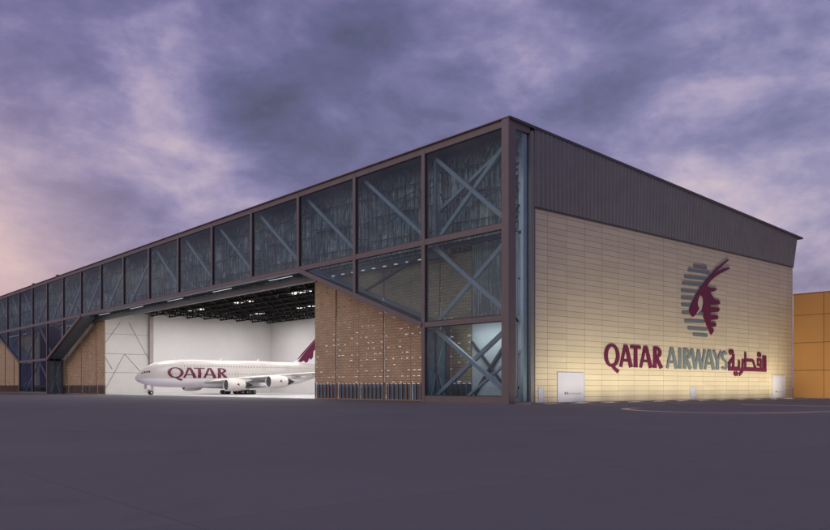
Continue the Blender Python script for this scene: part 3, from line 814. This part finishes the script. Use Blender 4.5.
# wings
def wing(s):
    secs = [(2.6, 20.5, 19.0, 3.9, 2.3), (6.5, 23.3, 16.8, 4.3, 1.9), (14.9, 29.4, 11.6, 5.1, 1.3), (25.7, 37.4, 7.7, 6.1, .8), (38.5, 47.0, 4.2, 7.3, .4), (39.9, 49.3, 2.2, 7.5, .15)]
    rings = []
    prof = [(0, 0), (.03, .35), (.12, .62), (.35, .75), (.65, .5), (1, .03), (1, -.03), (.65, -.25), (.35, -.4), (.12, -.35), (.03, -.22)]
    for x, le, ch, z, th in secs:
        rings.append([(s*x, le+ch*p, z+th*q*.72) for p, q in prof])
    return MB().loft(rings).build('wing', M['plane_wing'], AP, smooth=True)
for s in (1, -1):
    W = wing(s)
    MB().prism([(s*39.75, 48.6, 6.6), (s*39.75, 51.6, 6.9), (s*39.95, 51.9, 8.4), (s*39.95, 50.6, 8.6)], (s*.15, 0, 0)).build('wingtip_fence', M['plane_white'], W)
    for x, y0, l, z in ((9, 36, 7, 4.0), (12.5, 37, 6.5, 4.3), (18, 38.2, 6, 4.9), (22, 40.2, 5.5, 5.3), (29, 43.5, 4.5, 6.0), (33, 46, 4, 6.4)):
        MB().tube((s*x, y0, z), (0, 1, .03), [(0, .08), (.8, .38), (l*.5, .45), (l, .06)], 12).build('flap_fairing', M['plane_top'], W, smooth=True)
    for x, y0, z in ((14.9, 22.0, 2.95), (25.7, 30.3, 3.95)):
        e = MB().tube((s*x, y0, z), (0, 1, 0), [(0, 1.5), (-.12, 1.6), (0, 1.72), (.5, 1.86), (2.2, 1.92), (4.3, 1.8), (5.8, 1.5), (5.8, 1.2)], 32, cap=False).build('engine', M['plane_top'], AP, smooth=True)
        MB().tube((s*x, y0-.02, z), (0, 1, 0), [(0, 1.60), (.3, 1.5)], 28).build('engine_fan', M['fan'], e)
        MB().tube((s*x, y0-.12, z), (0, 1, 0), [(.06, 1.61), (-.08, 1.66), (.06, 1.73), (.16, 1.80)], 32, cap=False).build('inlet_lip', M['rim'], e, smooth=True)
        MB().tube((s*x, y0-.3, z), (0, 1, 0), [(0, .02), (.27, .3)], 16).build('spinner', M['inlet'], e, smooth=True)
        MB().tube((s*x, y0+5.3, z), (0, 1, 0), [(0, 1.15), (1.4, .95), (2.6, .55), (3.6, .1)], 20).build('exhaust_cone', M['inlet'], e, smooth=True)
        zw = 5.1 if x < 20 else 6.1
        MB().prism([(s*x-.2, y0+1.4, z+1.85), (s*x-.2, y0+7.6, zw-.25), (s*x-.2, y0+9.5, zw-.55), (s*x-.2, y0+6.3, z+.9), (s*x-.2, y0+3, z+1.6)], (.4, 0, 0)).build('pylon', M['plane_top'], e)
        MB().prism([(s*(x+1.93), y0+2.6, z+.1), (s*(x+1.93), y0+3.5, z-.15), (s*(x+1.93), y0+3.15, z+.65)], (.02*s, 0, 0)).build('engine_emblem', M['plane_burg'], e)
# tail
def fin(pts, th, name, vec=None):
    return pts
zs = [(10.4, 54.0, 17.2, .75), (12.2, 57.2, 13.8, .65), (18, 63.0, 9.3, .45), (24.1, 69.0, 4.9, .25)]
MB().loft([[(t*q, le+c*p, z) for p, q in ((0, 0), (.1, .7), (.4, 1), (1, .05), (1, -.05), (.4, -1), (.1, -.7))] for z, le, c, t in zs]).build('tail_fin', M['plane_white'], AP, smooth=True)
def fin_off(z): return .8-.4*(z-10.4)/13.7
for s in (1, -1):
    pl = [(56.3, 11.3), (58.6, 13.9), (63, 18.3), (68.3, 23.6), (70.2, 23.6), (67.6, 20), (66.0, 17.2), (65.2, 15.4), (64.0, 14.4), (63.4, 15.6), (62.6, 14.8), (62.4, 12.8), (61.6, 11.9), (60.8, 12.4), (60.2, 11.1), (59.3, 10.75), (58.6, 11.5), (57.4, 10.9)]
    e = MB().prism([(s*fin_off(z), y, z) for y, z in pl], (s*.03, 0, 0)); e.build('tail_emblem', M['plane_burg'], AP)
    MB().loft([[(s*x, le+c*p, z+t*q) for p, q in ((0, 0), (.2, .6), (.5, .8), (1, 0), (.5, -.8), (.2, -.6))] for x, le, c, z, t in ((.9, 60.5, 9.5, 8.6, .55), (8, 65.5, 6, 9.4, .35), (15, 70.4, 3.4, 10.2, .15))]).build('tailplane', M['plane_wing'], AP, smooth=True)
# blade antennas
for y in (11.5, 27, 40.5):
    MB().prism([(-.06, y, 10.7 if y > 20 else 10.5), (-.06, y+1., 10.75 if y > 20 else 10.6), (-.06, y+1.1, 11.75), (-.06, y+.7, 11.75)], (.12, 0, 0)).build('antenna', M['trim'], AP)
# landing gear
def wheel(par, x, y, r, w):
    t = MB().tube((x-w/2, y, r+.03), (1, 0, 0), [(0, r*.8), (.05, r*.96), (w*.3, r), (w*.7, r), (w-.05, r*.96), (w, r*.8)], 20).build('wheel', M['rubber'], par, smooth=True)
    for sx in (x-w/2-.015, x+w/2-.005): MB().tube((sx, y, r+.03), (1, 0, 0), [(0, r*.42), (.02, r*.42)], 14).build('wheel_hub', M['rim'], par)
def gear(x, y, zt, rows, r, w, tr, name='landing_gear'):
    gme = MB().tube((x, y, r), (0, 0, 1), [(0, .2), (zt-r, .24)], 12)
    if len(rows) > 1: gme.bar((x, y+rows[0], r+.03), (x, y+rows[-1], r+.03), .28)
    for q in rows: gme.bar((x-tr, y+q, r+.03), (x+tr, y+q, r+.03), .2)
    gme.bar((x, y-1.4, zt-.3), (x, y-.1, r+.6), .15)
    gg = gme.build(name, M['rim'], AP)
    for q in rows:
        for sx in (-tr, tr): wheel(gg, x+sx, y+q, r, w)
gear(0, 4.8, 3.0, [0], .62, .45, .5)
for a_, b_ in ((.95, 1.0), (-1.0, -.95)): MB().box(a_, b_, 3.2, 4.4, 1.7, 3.0).build('gear_door', M['plane_white'], AP)
for s in (1, -1):
    gear(s*6.2, 32.6, 3.6, [-.85, .85], .7, .5, .72)
    gear(s*2.6, 36.2, 2.6, [-1.7, 0, 1.7], .7, .5, .75)
    MB().prism([(s*7.5, 31.4, 1.8), (s*7.5, 33.4, 1.8), (s*7.8, 33.4, 4.2), (s*7.8, 31.4, 4.2)], (.06, 0, 0)).build('gear_door', M['plane_white'], AP)

# ------------------------------------------------------------------ world: dusk sky with cloud
world = bpy.data.worlds.new('World'); scene.world = world; world.use_nodes = True
nt = world.node_tree; N = nt.nodes; L = nt.links; N.clear()
out = N.new('ShaderNodeOutputWorld'); bg = N.new('ShaderNodeBackground'); bg2 = N.new('ShaderNodeBackground'); add = N.new('ShaderNodeAddShader')
sky = N.new('ShaderNodeTexSky'); sky.sky_type = 'NISHITA'; sky.sun_disc = False
SUN_EL, SUN_AZ = 14., 0.
# direction TO the sun (world): from the front-left of the camera's back
sdir = Vector((-.15, -1, .42)).normalized()
sky.sun_elevation = R(3.0); sky.sun_rotation = math.atan2(sdir.x, sdir.y)
sky.air_density = 1.2; sky.dust_density = 2.5
bg2.inputs['Strength'].default_value = .06
L.new(sky.outputs[0], bg2.inputs['Color'])
tc = N.new('ShaderNodeTexCoord')
def vm(op, a, b=None, sc=None):
    n = N.new('ShaderNodeVectorMath'); n.operation = op
    for i, v in enumerate((a, b)):
        if v is None: continue
        if hasattr(v, 'links'): L.new(v, n.inputs[i])
        else: n.inputs[i].default_value = v
    if sc is not None:
        if hasattr(sc, 'links'): L.new(sc, n.inputs['Scale'])
        else: n.inputs['Scale'].default_value = sc
    return n.outputs['Value'] if op in ('DOT_PRODUCT', 'LENGTH') else n.outputs['Vector']
def mt(op, a, b=0., c=None):
    n = N.new('ShaderNodeMath'); n.operation = op
    for i, v in enumerate((a, b, c)):
        if v is None: continue
        if hasattr(v, 'links'): L.new(v, n.inputs[i])
        else: n.inputs[i].default_value = v
    return n.outputs[0]
D = vm('NORMALIZE', tc.outputs['Generated'])
sp = N.new('ShaderNodeSeparateXYZ'); L.new(D, sp.inputs[0])
zc = mt('ADD', mt('MAXIMUM', sp.outputs['Z'], 0.), .34)
cx = mt('DIVIDE', sp.outputs['X'], zc); cy = mt('DIVIDE', sp.outputs['Y'], zc)
cm = N.new('ShaderNodeCombineXYZ'); L.new(cx, cm.inputs[0]); L.new(cy, cm.inputs[1])
def nz(scale, detail, rough, rot=0, sc=(1, 1, 1), off=(0, 0, 0), dist=0.):
    m = N.new('ShaderNodeMapping'); m.inputs['Rotation'].default_value = (0, 0, rot); m.inputs['Scale'].default_value = sc; m.inputs['Location'].default_value = off
    L.new(D, m.inputs['Vector'])
    n = N.new('ShaderNodeTexNoise'); n.inputs['Scale'].default_value = scale; n.inputs['Detail'].default_value = detail
    n.inputs['Roughness'].default_value = rough; n.inputs['Distortion'].default_value = dist
    L.new(m.outputs[0], n.inputs['Vector']); return n.outputs['Fac']
n1 = nz(4.2, 9, .56, R(20), (1, 1, 2.0), (5.3, 2.1, 1.4), .3)
n2 = nz(8.5, 8, .58, R(35), (1, 1, 1.9), (7.2, 4.4, .2), .2)
den = mt('ADD', mt('MULTIPLY', n1, .62), mt('MULTIPLY', n2, .50))
FW = Vector((-.7557, .6549, 0)); RT = Vector((.6549, .7557, 0))
def pdir(x, y): return (FW+RT*((x-415)/774)+Vector((0, 0, (387-y)/774))).normalized()
# broad masses: (x, y, radius px, amount): + brightens, - darkens
LOBES = [(60, 195, 40, .05), (235, 40, 60, -.07), (225, 90, 45, -.07), (400, 40, 60, .05), (680, 130, 50, -.05), (300, 120, 70, .03), (30, 170, 60, .20), (-40, 280, 90, .16), (175, 165, 48, .15), (100, 40, 80, .07), (210, 60, 60, .10), (60, 105, 50, -.13), (50, 225, 55, -.13), (300, 150, 60, -.06), (390, 55, 75, -.13),
         (500, 35, 50, .09), (560, 95, 60, -.12), (640, 45, 50, -.07), (755, 45, 60, .05), (790, 95, 50, -.07), (700, 145, 60, .05), (800, 210, 80, .10), (440, 130, 50, .05), (240, 105, 45, -.08), (20, 20, 50, -.07), (350, 180, 60, -.05), (130, 245, 60, -.04), (620, 140, 70, .03)]
for x, y, r, a in LOBES:
    d = pdir(x, y); dt = vm('DOT_PRODUCT', D, tuple(d))
    s2 = (r/774.*.9)**2
    e = mt('EXPONENT', mt('DIVIDE', mt('SUBTRACT', dt, 1.), s2))
    den = mt('ADD', den, mt('MULTIPLY', e, a*1.0))
den = mt('SUBTRACT', den, .018)
cr = N.new('ShaderNodeValToRGB'); L.new(den, cr.inputs[0])
E = cr.color_ramp.elements
E[0].position = .26; E[0].color = srgb(68, 65, 102)
E[1].position = .78; E[1].color = srgb(216, 190, 197)
for p, c in ((.40, (92, 86, 135)), (.50, (115, 106, 156)), (.575, (140, 129, 173)), (.665, (176, 159, 189))):
    e = E.new(p); e.color = srgb(*c)
# warm glow low towards the left
dl = vm('DOT_PRODUCT', D, tuple(pdir(-60, 300)))
wg = mt('EXPONENT', mt('DIVIDE', mt('SUBTRACT', dl, 1.), .013))
mx = N.new('ShaderNodeMix'); mx.data_type = 'RGBA'
L.new(mt('MULTIPLY', wg, .55), mx.inputs[0]); L.new(cr.outputs[0], mx.inputs[6]); mx.inputs[7].default_value = srgb(238, 196, 182)
L.new(mx.outputs[2], bg.inputs['Color']); bg.inputs['Strength'].default_value = .92
L.new(bg.outputs[0], add.inputs[0]); L.new(bg2.outputs[0], add.inputs[1]); L.new(add.outputs[0], out.inputs[0])

sun = bpy.data.lights.new('sun', 'SUN'); sun.energy = .75; sun.angle = R(60); sun.color = (1, .93, .9)
so = bpy.data.objects.new('sun', sun); COL.objects.link(so)
so.rotation_euler = (-sdir).to_track_quat('-Z', 'Y').to_euler(); so.location = (60, -200, 120)

# ------------------------------------------------------------------ camera
cd = bpy.data.cameras.new('camera'); cam = bpy.data.objects.new('camera', cd); COL.objects.link(cam)
cam.location = (72.8, -80.8, 2.37); cam.rotation_euler = (R(90), 0, R(49.09))
cd.sensor_width = 36; cd.lens = 36*774/830; cd.shift_y = 122/830; cd.clip_end = 9000; cd.clip_start = .1
scene.camera = cam
scene.view_settings.view_transform = 'Standard'; scene.view_settings.look = 'None'
scene.view_settings.exposure = 0; scene.view_settings.gamma = 1
scene.cycles.max_bounces = 6; scene.cycles.diffuse_bounces = 3; scene.cycles.glossy_bounces = 3; scene.cycles.transparent_max_bounces = 12
scene.cycles.use_denoising = True
